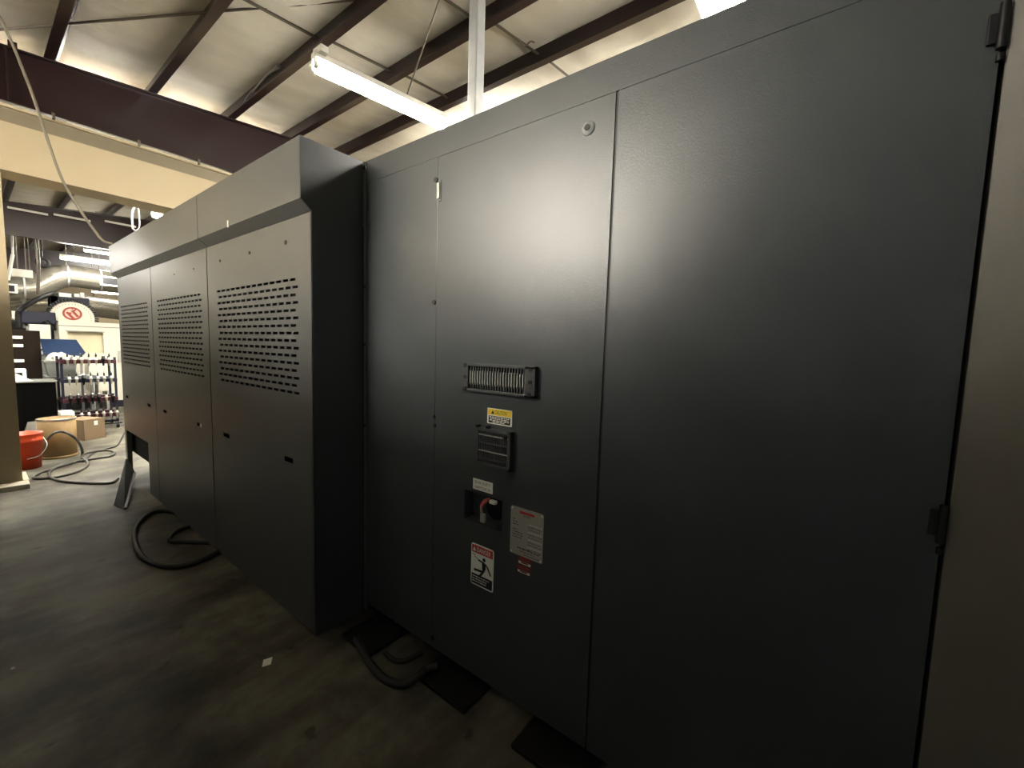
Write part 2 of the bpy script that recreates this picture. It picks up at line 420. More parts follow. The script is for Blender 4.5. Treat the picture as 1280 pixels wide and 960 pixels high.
# unseen ceiling lamps: left room's read off reflections, the others added to brighten
for x, y, lab in ((-5.9,2.9,'lit fluorescent fixture left of the aisle, nearest of three beyond the added partition'),
                  (-5.9,3.7,'lit fluorescent fixture left of the aisle, middle of three beyond the added partition'),
                  (-5.9,4.9,'lit fluorescent fixture left of the aisle, farthest of three beyond the added partition'),
                  (-3.2,10.2,'added unseen lit fluorescent fixture in the back room left of the opening'),
                  (4.35,4.3,'added lit fluorescent fixture under the roof hidden behind the machine hood'),
                  (4.9,1.6,'added lit fluorescent fixture under the roof hidden behind the electrical cabinet'),
                  (.35,7.45,'added unseen lit fluorescent fixture just behind the opening header'),
                  (-3.6,16.5,'added unseen lit fluorescent fixture deep in the back room at left'),
                  (2.8,18.5,'added unseen lit fluorescent fixture deep in the back room over the duct')):
    fixture('fluorescent_fixture', lab, (x,y,zf(x)-.07), (x+2.44,y,zf(x+2.44)-.07), .30 if y == 7.45 else .10, lip=-.10 if y == 7.45 else -.03, r=.056 if x == -5.9 else .032)  # left room lamps repeated with thicker tubes to brighten the cabinet face

# ------------------------------------------------------------- grey machine
FX, PX, HX = 1.332, 1.047, .994      # main face, vented panels, hood front
YC, YM, YE = 2.029, 5.24, 6.22       # inner corner, end of the part that reaches the floor, far end
ZT = 2.516
vc = thing('vented_machine_enclosure', 'lighter grey vented machine enclosure with an overhanging hood, projecting at left', 'machine', (PX+.5,3.6,0))
body = MB()
body.box((PX+.06,YC+.03,.025), (2.1,YM,ZT-.02), 'grey_dark')
body.box((PX+.06,YM,.256), (2.1,YE-.03,ZT-.02), 'grey_dark')
body.build('inner_frame', vc)
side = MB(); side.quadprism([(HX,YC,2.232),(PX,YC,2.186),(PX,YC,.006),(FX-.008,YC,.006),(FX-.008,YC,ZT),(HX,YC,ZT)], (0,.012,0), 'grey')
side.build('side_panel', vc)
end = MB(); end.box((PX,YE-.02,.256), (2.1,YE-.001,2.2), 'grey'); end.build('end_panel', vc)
# vented panels, every slot a real opening
def vented(name, y0, y1, vy0, vy1, z_low, slots, n=14):
    """slotted sheet at x = PX, y0..y1 (y1 farther); slots y: pull slots"""
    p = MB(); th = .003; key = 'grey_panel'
    zt, zb = 1.875, 1.283; rows = 16
    pitch = (zt-zb)/(rows-1); sh = .0145
    def bx(ya, yb, za, zb_): p.box((PX,ya,za), (PX+th,yb,zb_), key)
    sp = (vy1-vy0)/n
    bx(y0,y1,zt+sh/2,2.184)
    for r in range(rows):
        zc = zt - r*pitch
        edges = [y0]
        off = 0 if r % 2 == 0 else -sp*.33
        for k in range(n):
            a = vy0 + sp*k + sp*.15 + off; edges += [a, a+sp*.72]
        edges.append(y1)
        for k in range(0, len(edges), 2): bx(edges[k], edges[k+1], zc-sh/2, zc+sh/2)
        # lower lip bent inwards
        for k in range(1, len(edges)-1, 2): p.quadprism([(PX+.002,edges[k],zc-sh/2),(PX+.016,edges[k],zc-sh/2-.008),(PX+.016,edges[k+1],zc-sh/2-.008),(PX+.002,edges[k+1],zc-sh/2)], (0,0,-.002), key)
        if r < rows-1: bx(y0,y1,zc-pitch+sh/2,zc-sh/2)
    zc = zb - sh/2
    # the solid field under the vents, with the two pull slots cut out
    zs0, zs1 = .892, .920; w = .052
    bx(y0,y1,zs1,zc)
    ed = [y0]
    for s in slots: ed += [s-w, s+w]
    ed.append(y1)
    for k in range(0, len(ed), 2): bx(ed[k], ed[k+1], zs0, zs1)
    zl = z_low if not isinstance(z_low, tuple) else z_low[0]
    bx(y0,y1,zl,zs0)
    # returned edges
    p.box((PX+.003,y0,zl), (PX+.03,y0+.003,2.184), key).box((PX+.003,y1-.003,zl), (PX+.03,y1,2.184), key)
    o = p.build(name, vc)
    return o
p1 = vented('vented_panel', YC+.002, 3.462, 2.19, 3.30, .012, [2.31,3.20])
p2 = vented('vented_panel', 3.474, 4.893, 3.61, 4.73, .012, [3.74,4.62])
p3 = vented('vented_panel', 4.905, YE-.004, 5.05, 6.12, .525, [5.14,6.02])
mb = MB(); mb.box((PX,4.905,.012), (PX+.003,YM,.525), 'grey_panel'); mb.build('lower_panel', vc)
mb = MB(); mb.box((PX,6.135,.035), (PX+.04,YE-.004,.525), 'grey_panel'); mb.build('corner_leg', vc)
for y, pn in ((3.70,p2),):      # white piece in the pull slot, coloured as light showing through the hole
    c = MB(); c.box((PX+.001,y-.045,.889), (PX+.006,y+.03,.917), 'lab_white', .002); o = c.build('slot_light_patch', vc); o['label'] = 'white piece standing for light through the right pull slot of the middle panel'
# panel screws
for (u, v, r) in ((275,326,.010),(312,316,.010),(357,303,.012),(218,343,.007),(242,336,.007)):
    q = at(u,v,0,PX); c = MB(); c.cyl((PX-.003,q.y,q.z), (PX,q.y,q.z), r, 'black', n=10); c.build('screw', vc)
# hood: two lengths with sloped underside
for a, b in ((YC+.0125,3.443),(3.451,YE)):
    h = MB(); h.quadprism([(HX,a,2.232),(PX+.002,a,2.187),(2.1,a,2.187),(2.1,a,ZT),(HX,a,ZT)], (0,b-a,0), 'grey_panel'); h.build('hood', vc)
c = MB(); c.box((HX+.05,2.72,ZT), (HX+.5,6.1,ZT+.022), 'grey_dark'); c.build('hood_top_cover', vc)
q = at(285,280,0,HX); c = MB(); c.box((HX-.002,q.y-.008,q.z-.02), (HX,q.y+.008,q.z+.02), 'lab_white'); c.build('hood_mark', vc)

# ---- main electrical cabinet
mc = thing('electrical_cabinet', 'tall dark grey electrical cabinet with a locked door, grilles and warning labels', 'electrical cabinet', (FX+.5,.9,0))
YR = -.245
b = MB(); b.box((FX+.012,YR,.06), (2.1,1.03,ZT-.003), 'grey_dark').box((FX+.012,1.255,.06), (2.1,YC-.003,ZT-.003), 'grey_dark')
b.box((FX+.012,1.03,.06), (2.1,1.255,.77), 'grey_dark').box((FX+.012,1.03,.915), (2.1,1.255,ZT-.003), 'grey_dark').box((FX+.09,1.03,.77), (2.1,1.255,.915), 'grey_dark')
b.build('inner_frame', mc)
h = MB(); h.box((FX,YR,2.4028), (FX+.011,YC-.002,ZT), 'grey', .001); h.box((FX+.011,YR,ZT-.002), (2.1,YC-.003,ZT), 'grey'); h.build('header_panel', mc)
lp = MB(); lp.box((FX,1.4542,.06), (FX+.011,YC-.03,2.402), 'grey', .0015); lp.build('fixed_panel', mc)
cs = MB(); cs.box((FX-.006,YC-.028,.02), (FX+.011,YC-.002,2.512), 'grey_panel', .002)
cs.build('corner_strip', mc)
for z in (2.48,1.86,1.55,1.1):
    s = MB(); s.cyl((FX-.010,YC-.016,z), (FX-.005,YC-.016,z), .009, 'black', n=8); s.build('bolt', mc)
rp = MB(); rp.box((FX,YR,.06), (FX+.011,.600,2.402), 'grey', .0015); rp.build('blank_panel', mc)
# the door, with the switch pocket open in it
dr = MB(); D0, D1 = .609, 1.4525
for (a, b_, z0, z1) in ((D0,1.03,.06,2.401),(1.252,D1,.06,2.401),(1.03,1.252,.06,.773),(1.03,1.252,.914,2.401)):
    dr.box((FX,a,z0), (FX+.011,b_,z1), 'grey')
door = dr.build('cabinet_door', mc)
s = MB(); s.box((FX+.004,.6005,.06), (FX+.012,.6085,2.401), 'seal'); s.build('door_seal', door)
k = MB(); k.lathe((FX,.704,2.312), [(.0,.010),(.014,.010),(.016,.007),(.022,.006),(.024,0)], 'stainless', 20, Vector((-1,0,0)))
k.cyl((FX-.0115,.704,2.312), (FX-.0095,.704,2.312), .011, 'black', n=14); k.build('lock', door)
k = MB(); k.box((FX-.010,1.437,2.215), (FX,1.453,2.285), 'stainless', .003).box((FX-.004,1.43,2.205), (FX,1.448,2.295), 'grey', .001); k.build('hinge', door)
for (u, v, r) in ((545.5,225,.011),(543,378,.011),(543,521,.008),(543.5,532,.008),(541,797,.013),(549,233,.004)):
    q = at(u,v,0,FX); c = MB(); c.cyl((FX-.006,q.y,q.z), (FX+.0005,q.y,q.z), r, 'black', n=10); c.build('screw', mc)
# wide louvre
v1 = MB(); ya, yb, za, zb = .876, 1.259, 1.362, 1.484
for (p, q) in (((ya,za),(yb,za+.012)),((ya,zb-.012),(yb,zb)),((ya,za),(ya+.05,zb)),((yb-.034,za),(yb,zb))):
    v1.box((FX-.022,p[0],p[1]), (FX,q[0],q[1]), 'vent', .002)
v1.box((FX-.003,ya+.02,za+.01), (FX-.001,yb-.02,zb-.01), 'black')
vent1 = v1.build('wide_grille', mc)
for i in range(21):
    y = ya+.058 + (yb-ya-.104)*i/20
    f = MB(); f.box((FX-.016,y-.0024,za+.012), (FX-.004,y+.0024,zb-.012), 'vent').box((FX-.0205,y-.0026,za+.036), (FX-.012,y+.0026,zb-.034), 'ventlight'); f.build('fin', vent1)
for zz in (za+.032, zb-.032):
    f = MB(); f.box((FX-.014,ya+.05,zz-.002), (FX-.006,yb-.034,zz+.002), 'vent'); f.build('crossbar', vent1)
for y in (ya+.022, yb-.017):
    for zz in (za+.012, zb-.012, (za+zb)/2):
        f = MB(); f.box((FX-.0235,y-.008,zz-.007), (FX-.0215,y+.008,zz+.007), 'black'); f.build('screw_hole', vent1)
# square grille
ya, yb, za, zb = .982, 1.165, 1.052, 1.214
v2 = MB()
for (p, q) in (((ya,za),(yb,za+.012)),((ya,zb-.014),(yb,zb)),((ya,za),(ya+.014,zb)),((yb-.012,za),(yb,zb))):
    v2.box((FX-.026,p[0],p[1]), (FX,q[0],q[1]), 'vent', .002)
v2.box((FX-.003,ya+.01,za+.01), (FX-.001,yb-.01,zb-.01), 'black')
vent2 = v2.build('square_grille', mc)
for i in range(17):
    y = ya+.018 + (yb-ya-.034)*i/16
    f = MB(); f.box((FX-.021,y-.0022,za+.012), (FX-.004,y+.0022,zb-.012), 'vent'); f.build('fin', vent2)
for i in range(4):
    zz = za+.03+.034*i
    f = MB(); f.box((FX-.025,ya+.012,zz-.0022), (FX-.015,yb-.012,zz+.0022), 'ventlight' if i % 2 else 'vent'); f.build('crossbar', vent2)
for (y, zz) in ((yb-.004,zb+.004),((ya+yb)/2+.03,zb+.006),(ya+.026,zb-.026)):
    f = MB(); f.box((FX-.03,y-.008,zz-.006), (FX-.012,y+.008,zz+.006), 'black', .002); f.build('clip', vent2)

# labels on the door: right of the text is -y
def face(yc, zc, e): return lambda a, b_: Vector((FX-e, yc-a, zc+b_))
def rect(mb, yc, zc, w, hh, e, key, dz=0, dy=0):
    mb.box((FX-e,yc-dy-w/2,zc+dz-hh/2), (FX-e+.0009,yc-dy+w/2,zc+dz+hh/2), key)
def rounded(mb, yc, zc, w, hh, e0, e1, key, r=.008):
    pts = []
    for cx, cz, a0 in ((w/2-r,hh/2-r,0),(-w/2+r,hh/2-r,90),(-w/2+r,-hh/2+r,180),(w/2-r,-hh/2+r,270)):
        for i in range(6):
            a = R(a0+18*i); pts.append((FX-e0, yc-(cx+r*math.cos(a)), zc+cz+r*math.sin(a)))
    mb.quadprism(pts, (e0-e1,0,0), key)
def greek(mb, yc, zc, w, key, e, hgt, seed, y_align=0):
    """a line of print too small to read in the photo: short word-like dashes"""
    rnd = random.Random(seed); a = -w/2
    while a < w/2-.004:
        ww = min(rnd.uniform(.006,.018), w/2-a)
        mb.box((FX-e,yc-a-ww,zc-hgt/2), (FX-e+.0006,yc-a,zc+hgt/2), key); a += ww+.0035
# caution
l = MB(); yc, zc = 1.060, 1.265
rounded(l, yc, zc, .131, .066, .002, 0, 'lab_white', .003)
rect(l, yc, zc, .125, .026, .0029, 'lab_yellow', .018)
rect(l, yc, zc, .116, .030, .0029, 'ink', -.0135)
l.text('CAUTION', .024, face(yc-.008, zc+.0105, .0035), 'ink', .062)
l.add([(FX-.0035,yc+.044,zc+.0105),(FX-.0035,yc+.026,zc+.0105),(FX-.0035,yc+.035,zc+.026)], [[0,1,2]], 'ink')
for i, w in enumerate((.104,.098,.102,.07)): greek(l, yc, zc-.0035-.0068*i, w, 'lab_white', .0036, .0036, 3+i)
o = l.build('caution_label', mc); o['label'] = 'yellow and black CAUTION sticker between the two grilles'
# buss duct
l = MB(); yc, zc = 1.143, .9525
rect(l, yc, zc, .113, .049, .0015, 'lab_white')
l.text('BUSS DUCT', .0165, face(yc, zc+.0045, .0022), 'ink', .088)
l.text('SWITCH 20', .0165, face(yc, zc-.0175, .0022), 'ink', .088)
o = l.build('switch_label', mc); o['label'] = 'white sticker reading BUSS DUCT SWITCH 20'
# switch pocket and handle
pk = MB()
pk.box((FX+.06,1.03,.77), (FX+.064,1.255,.917), 'vent')
for (a, b_, z0, z1) in ((1.03,1.034,.77,.917),(1.250,1.255,.77,.917),(1.034,1.25,.77,.776),(1.034,1.25,.911,.917)):
    pk.box((FX+.001,a,z0), (FX+.062,b_,z1), 'grey')
pkt = pk.build('switch_pocket', mc)
hd = MB(); hd.lathe((FX+.06,1.11,.845), [(.052,0),(.052,.012),(.044,.018),(.03,.022),(0,.022)], 'black', 24, Vector((-1,0,0))); hd.build('switch_boss', pkt)
hd = MB(); hd.tube([(FX+.02,1.118,.893),(FX-.004,1.128,.885),(FX-.012,1.138,.865)], .009, 'pink', 10); hd.build('handle_sleeve', pkt)
hd = MB(); hd.tube([(FX-.012,1.138,.866),(FX-.012,1.137,.845),(FX-.010,1.133,.825)], .0055, 'stainless', 10).box((FX-.018,1.116,.795), (FX-.002,1.142,.835), 'stainless', .006); hd.build('switch_handle', pkt)
hd = MB(); hd.box((FX-.006,1.068,.885), (FX+.012,1.102,.901), 'lab_white', .004); hd.build('handle_tip', pkt)
# aluminium rating plate
l = MB(); yc, zc, w, hh = .905, .808, .160, .200
rounded(l, yc, zc, w, hh, .0025, 0, 'nameplate', .008)
for i in range(1): pass
rect(l, yc, zc, .072, .011, .0031, 'lab_red', .083)
greek(l, yc, zc+.071, .034, 'inkgrey', .0031, .003, 41)
for i in range(8):
    if i == 3: continue
    wl = (.018,.024,.028,0,.026,.052,.056,.046)[i]
    greek(l, yc+.068-wl/2, zc+.048-.0105*i, wl, 'inkgrey', .0031, .0034, 50+i)
for i in range(11):
    greek(l, yc-.042+.0, zc+.042-.0105*i, .066, 'inkgrey' if i % 3 else 'lab_white', .0031, .0026, 70+i)
greek(l, yc+.010, zc-.068, .062, 'ink', .0031, .005, 91); greek(l, yc-.048, zc-.070, .05, 'inkgrey', .0031, .004, 92)
greek(l, yc-.005, zc-.080, .07, 'inkgrey', .0031, .003, 93); greek(l, yc-.03, zc-.090, .08, 'inkgrey', .0031, .003, 94)
pl = l.build('rating_plate', mc); pl['label'] = 'silver rating plate with a red heading'
for sy in (-1,1):
    for sz in (-1,1):
        c = MB(); c.cyl((FX-.004,yc+sy*.072,zc+sz*.092), (FX-.0024,yc+sy*.072,zc+sz*.092), .0045, 'lab_white', n=10); c.build('rivet', pl)
# maroon stickers
for i, (yy, zz) in enumerate(((.909,.693),(.912,.655))):
    l = MB(); rect(l, yy, zz, .066, .034, .0012, 'lab_maroon'); rect(l, yy, zz, .060, .010, .0018, 'lab_white', -.012)
    rect(l, yy, zz, .034, .006, .0024, 'lab_maroon', -.0105)
    greek(l, yy, zz+.009, .054, 'lab_red', .0018, .0025, 120+i); greek(l, yy, zz+.002, .050, 'pink', .0018, .0022, 130+i)
    o = l.build('maroon_sticker', mc); o['label'] = ('upper','lower')[i]+' of two small maroon stickers under the rating plate'
# danger
l = MB(); yc, zc = 1.135, .5865
rounded(l, yc, zc, .130, .190, .002, 0, 'lab_white', .010)
rect(l, yc, zc, .120, .034, .0028, 'lab_red', .072)
l.text('DANGER', .030, face(yc-.009, zc+.062, .0034), 'lab_white', .080)
l.add([(FX-.0034,yc+.054,zc+.0625),(FX-.0034,yc+.036,zc+.0625),(FX-.0034,yc+.045,zc+.082)], [[0,1,2]], 'lab_white')
rect(l, yc, zc, .120, .046, .0028, 'ink', -.066)
for i, w in enumerate((.104,.088,.082)): greek(l, yc+.004-(.104-w)*-.5, zc-.054-.011*i, w, 'inkgrey' if i > 2 else 'lab_white', .0034, .0032, 150+i)
fp = face(yc, zc, .0032)
def limb(pts, w):
    for (p, q) in zip(pts, pts[1:]):
        d = Vector((q[0]-p[0],q[1]-p[1])); n_ = Vector((-d.y,d.x)).normalized()*w/2
        l.add([fp(p[0]+n_.x,p[1]+n_.y), fp(q[0]+n_.x,q[1]+n_.y), fp(q[0]-n_.x,q[1]-n_.y), fp(p[0]-n_.x,p[1]-n_.y)], [[0,1,2,3]], 'ink')
l.add([fp(.012+.009*math.cos(R(30*i)), .036+.009*math.sin(R(30*i))) for i in range(12)], [list(range(12))], 'ink')
limb([(-.022,.027),(.012,.021)], .008); limb([(.012,.021),(.030,.012),(.052,-.024)], .008)
limb([(.010,.022),(.013,-.008)], .020); limb([(.014,-.004),(.006,-.020),(-.046,-.024)], .011); limb([(.014,-.008),(.004,-.026),(-.012,-.046)], .011)
limb([(-.055,.046),(-.042,.045),(-.040,.036),(-.030,.034),(-.026,.028)], .003)
o = l.build('danger_label', mc); o['label'] = 'red and white DANGER sticker with a figure thrown back by a shock'
# levelling feet plates under the cabinet
def foot(c0, c1, label):
    mb = MB(); mb.box(c0, c1, 'black', .006)
    return tag(mb.build('levelling_pad'), label, 'levelling pad', 'black pads under the cabinet')
foot((1.13,1.685,0), (1.50,1.93,.022), 'black levelling pad on the floor in the inner machine corner')
foot((1.195,1.10,0), (1.52,1.42,.022), 'black levelling pad under the cabinet door, cable lying over it')
foot((1.205,.55,0), (1.52,.86,.022), 'black levelling pad nearest the viewer at the picture bottom')
for y in (1.81,1.26,.70,-.1):
    mb = MB(); mb.cyl((1.62,y,.022 if y > 0 else 0), (1.62,y,.06), .03, 'steel', n=12); mb.build('levelling_foot', mc)
# ---- beige neighbour with the door swung towards the viewer
nb = thing('beige_side_cabinet', 'beige metal cabinet door at the right edge, hinged beside the grey cabinet', 'cabinet', (1.8,-.8,0))
b = MB(); b.box((1.40,-1.6,.02), (2.1,-.262,2.60), 'beige_door', .004); b.build('cabinet_body', nb)
dv = Vector((-.5,-.866,0)); nv = Vector((-.866,.5,0)); hg = Vector((FX-.004,-.252,0))
d4 = Matrix(((dv.x,nv.x,0,hg.x),(dv.y,nv.y,0,hg.y),(0,0,1,0),(0,0,0,1)))
b = MB(); b.box((0,-.025,.05), (.62,0,2.58), 'beige_door', .003, d4); leaf = b.build('open_door', nb)
for u, v in ((1250,35),(1172,650)):
    q = at(u,v,1,-.240)
    z = q.z
    c = MB(); c.cyl((FX-.012,-.243,z-.045), (FX-.012,-.243,z+.045), .008, 'black', n=12).box((FX-.010,-.24,z-.03), (FX-.002,-.222,z+.03), 'black', .002).cyl((FX-.012,-.243,z-.07), (FX-.012,-.243,z-.055), .006, 'black', n=10)
    c.build('hinge', nb)

# sheet plate leaning into the gap, cables on the floor
A_, B_ = Vector((.762,5.128,.004)), Vector((.800,4.94,.004))
T1, T2 = at(157,574,1,6.08), at(167,592,1,5.86)
mb = MB(); mb.quadprism([A_,B_,T2,T1], (.018,.004,.0), 'plate'); dd = Vector((.02,-.004,.0)); mb.quadprism([B_,T2,T2+dd,B_+dd], (0,0,.012), 'seal')
tag(mb.build('leaning_plate'), 'grey metal plate leaning on the floor at the far open corner of the machine', 'metal plate')

def cable(name, label, pix, r, key='blackmatte', z=None, cat='cable'):
    mb = MB(); pts = []
    for p in pix:
        zz = r if len(p) < 3 else p[2]+r
        pts.append(at(p[0], p[1], 2, zz))
    mb.tube(pts, r, key, 10, 8)
    return tag(mb.build(name), label, cat)
cable('floor_cable', 'thick black cable looping out from under the vented panels onto the floor',
      [(225,642),(207,638),(190,641),(176,651),(168,664),(170,682),(178,696),(195,705),(215,708),(238,705),(258,697),(275,688),(300,680)], .017)
cable('floor_cable', 'short black cable bend inside the larger cable loop beside the vented panels',
      [(262,650),(240,657),(222,663),(213,671),(214,676),(230,677),(256,678),(285,679)], .015)
cable('floor_cable', 'black cable sagging across the floor between the two levelling pads',
      [(445,798,.02),(460,826),(475,844),(490,853),(505,855),(520,847,.022),(533,836,.022),(548,832,.03)], .018)
cable('floor_cable', 'thin dark cable curving along the floor under the inner corner',
      [(482,816),(492,825),(505,826),(518,820),(528,815)], .012)
# back room coil of grey hose
cable('hose_coil', 'grey hose tangled on the floor beside the orange bucket',
      [(58,550,.36),(68,541,.43),(80,540,.42),(92,546,.36),(100,555,.22),(103,565,.05),(101,572),(92,578),(75,583),(58,588),(46,593),(42,597),(52,598),(72,596),(95,590),(108,583),(109,577),(103,572),(106,567),(120,564),(136,563),(143,566),(138,570),(120,573),(100,576),(80,580),(64,588),(62,595),(72,600),(95,603),(125,604),(140,603),(147,598)], .014, 'hose', cat='hose')
cable('thin_cable', 'thin dark cable on the back room floor running behind the machine end',
      [(104,577),(118,566),(134,561),(146,557),(152,548),(156,540)], .008, 'black')
c = at(334,828,2,.001); mb = MB()
mb.quadprism([c+Vector(p) for p in ((-.028,-.012,0),(.006,-.026,.0),(.028,.010,.004),(-.006,.026,.002))], (0,0,.002), 'lab_white')
tag(mb.build('paper_scrap'), 'small white paper scrap on the dark floor', 'paper')
c = at(16,836,2,.001); mb = MB(); mb.cyl(c, c+Vector((0,0,.004)), .007, 'lab_white', n=8); tag(mb.build('paper_fleck'), 'tiny white fleck on the floor at lower left', 'paper')

# ------------------------------------------------------------ the back room
# orange bucket
t = thing('orange_bucket', 'orange plastic bucket standing behind the beige wall end', 'bucket', (.372,7.32,0))
mb = MB(); mb.lathe((.372,7.32,0), [(0,.004),(.118,.004),(.121,.0),(.137,.31),(.146,.315),(.146,.345),(.141,.347),(.142,.395),(.148,.40),(.148,.412),(.140,.412),(.120,.02),(0,.02)], 'orange', 32); mb.build('pail', t)
mb = MB(); mb.tube([(.372+.147,7.32,.34),(.372+.165,7.24,.26),(.372+.10,7.17,.16),(.372,7.16,.13)], .004, 'steel', 6); mb.build('handle', t)
# fibre drum
t = thing('fibre_drum', 'tan cardboard drum beside the orange bucket', 'drum', (.668,7.76,0))
mb = MB(); mb.lathe((.668,7.76,0), [(0,.002),(.172,.002),(.172,.50),(.166,.50),(.165,.03),(0,.03)], 'drum', 36); mb.build('wall', t)
for z in (.0,.475):
    mb = MB(); mb.lathe((.668,7.76,z), [(.172,.0),(.177,.004),(.177,.026),(.172,.030)], 'steel' if z else 'drum', 36); mb.build('rim_band', t)
# cartons
def carton(name, label, a, b_, c_, hh, key='carton', flaps=True):
    """a, b_: front edge on the floor; c_: left corner"""
    a, b_, c_ = Vector(a), Vector(b_), Vector(c_); d_ = b_+c_-a
    up_ = Vector((0,0,hh)); t = thing(name, label, 'box', (a+d_)/2)
    mb = MB(); th = .006
    for p, q in ((a,b_),(b_,d_),(d_,c_),(c_,a)):
        inn = ((a+d_)/2-(p+q)/2).normalized()*th
        mb.quadprism([p,q,q+up_,p+up_], inn, key if (p,q) == (a,b_) else key)
    mb.quadprism([a,b_,d_,c_], (0,0,th), key); mb.build('walls', t)
    if flaps:
        for p, q, s in ((a,b_,-1),(d_,c_,-1)):
            out = ((p+q)/2-(a+d_)/2).normalized()*.12
            f = MB(); f.quadprism([p+up_,q+up_,q+up_*1.06+out*.7,p+up_*1.06+out*.7], (0,0,.005), key); f.build('flap', t)
        f = MB(); f.quadprism([c_+up_,d_+up_,d_+up_+(a-c_)*.55+Vector((0,0,.02)),c_+up_+(a-c_)*.55+Vector((0,0,.01))], (0,0,.005), key); f.build('flap', t)
    return t
a = at(106,551,2,0); b_ = at(132,546,2,0); a.z = b_.z = 0
n_ = (b_-a); c_ = a + Vector((-n_.y*1.3,n_.x*1.3,0)); c_ = Vector((a.x-.02, a.y+.55,0)) if c_.x > a.x else c_
cb = carton('cardboard_box', 'brown cardboard box on the floor in front of the tool cart', a, b_, c_, .30, flaps=False)
f = MB(); uv = Vector((0,0,.30)); f.quadprism([a+uv,b_+uv,b_+(c_-a)+uv,c_+uv], (0,0,.006), 'carton'); f.build('lid', cb)
f = MB(); f.quadprism([a+(b_-a)*.48+Vector((-.001,-.003,.21)),a+(b_-a)*.66+Vector((-.001,-.003,.21)),a+(b_-a)*.66+Vector((-.001,-.003,.275)),a+(b_-a)*.48+Vector((-.001,-.003,.275))], (0,-.001,0), 'lab_white'); f.build('white_label', cb)
# grey folded flap box behind the bucket
t = thing('folded_card', 'grey folded sheet peaked like a tent behind the orange bucket', 'sheet', (.50,8.3,0))
mb = MB(); g0, g1, pk_ = at(24,560,1,8.2), at(54,548,1,8.2), at(40,528,1,8.35)
mb.quadprism([(.36,8.15,0),(.66,8.15,0),(.60,8.30,.40),(.46,8.30,.40)], (0,.008,0), 'greycard'); mb.build('front_leaf', t)
mb = MB(); mb.quadprism([(.36,8.47,0),(.66,8.47,0),(.60,8.312,.40),(.46,8.312,.40)], (0,.008,0), 'greycard'); mb.build('rear_leaf', t)
# black cabinet
t = thing('black_cabinet', 'plain black steel cabinet behind the drum and bucket', 'cabinet', (.60,9.85,0))
mb = MB(); mb.box((.10,9.6,.0), (.845,10.1,.82), 'blackflat', .006); mb.build('carcass', t)
mb = MB(); mb.box((.08,9.58,.82), (.86,10.12,.84), 'tote', .004); mb.build('top', t)
# items on the cabinet
mb = MB(); mb.quadprism([(.40,9.62,.841),(.62,9.66,.841),(.40,9.66,1.0)], (0,.02,0), 'lab_white').box((.30,9.72,.841), (.56,9.98,1.02), 'lab_white', .005).box((.44,9.718,.90), (.52,9.722,.97), 'black')
tag(mb.build('white_carton'), 'white open carton on the black cabinet', 'box')
t = thing('brown_cabinet', 'dark brown storage cabinet with white drawer tags at the wall end', 'cabinet', (.5,11.2,0))
mb = MB(); mb.box((.25,11.0,0), (.82,11.5,1.62), 'brown', .01); mb.build('carcass', t)
for z in (1.50,1.36,1.10):
    mb = MB(); mb.box((.50,10.988,z-.03), (.62,11.0,z+.02), 'lab_white', .004); mb.build('drawer_tag', t)
# grey tote with crumpled plastic
TZ = .86
t = thing('steel_table', 'grey steel stand carrying the grey tote behind the black cabinet', 'table', (1.05,10.5,0))
mb = MB(); mb.box((.80,10.25,.83), (1.42,10.75,TZ), 'tote', .004); mb.build('table_top', t)
for x in (.83,1.39):
    for y in (10.28,10.72):
        mb = MB(); mb.box((x-.02,y-.02,0), (x+.02,y+.02,.83), 'tote'); mb.build('leg', t)
t = thing('grey_tote', 'grey plastic tote on the stand left of the tool cart', 'tote', (.98,10.45,TZ))
mb = MB(); mb.quadprism([(.84,10.30,TZ),(1.14,10.30,TZ),(1.17,10.30,TZ+.25),(.80,10.30,TZ+.25)], (0,.30,0), 'tote'); mb.build('tub', t)
mb = MB(); mb.box((.785,10.285,TZ+.225), (1.185,10.615,TZ+.262), 'tote', .006); mb.build('rim', t)
mb = MB(); bm = bmesh.new(); bmesh.ops.create_icosphere(bm, subdivisions=3, radius=1)
rr = random.Random(5)
for q in bm.verts:
    k = .75+.45*rr.random(); q.co = Vector((.985+q.co.x*.15*k, 10.44+q.co.y*.12*k, TZ+.262+max(.0,q.co.z)*.13*k))
bm.verts.index_update(); mb.add([q.co.copy() for q in bm.verts], [[q.index for q in f.verts] for f in bm.faces], 'bag'); bm.free()
tag(mb.build('plastic_bag'), 'crumpled clear plastic bag on the grey tote', 'bag')

# tool cart with four tiers
CY0, CX0, CX1 = 9.62, .905, 1.555
t = thing('tool_cart', 'maroon tool holder cart with four tiers and casters', 'cart', (1.23,9.9,0))
for x in (CX0+.015, CX1-.015):
    for y in (CY0+.015, CY0+.50):
        mb = MB(); mb.box((x-.015,y-.015,.10), (x+.015,y+.015,1.21), 'navy', .003); mb.build('post', t)
        mb = MB(); mb.cyl((x-.014,y,.04), (x+.014,y,.04), .04, 'black', n=16).box((x-.02,y-.012,.05), (x-.015,y+.012,.10), 'steel').box((x+.015,y-.012,.05), (x+.02,y+.012,.10), 'steel').box((x-.02,y-.02,.095), (x+.02,y+.02,.102), 'steel'); mb.build('caster', t)
TIERS = [1.135,.825,.505,.235]
for z, key in zip(TIERS, ('maroon','navy','maroon','maroon')):
    mb = MB(); mb.box((CX0,CY0-.02,z-.03), (CX1,CY0+.12,z+.03), key, .004).box((CX0,CY0+.36,z-.03), (CX1,CY0+.52,z+.03), key, .004); mb.build('tier_rail', t)
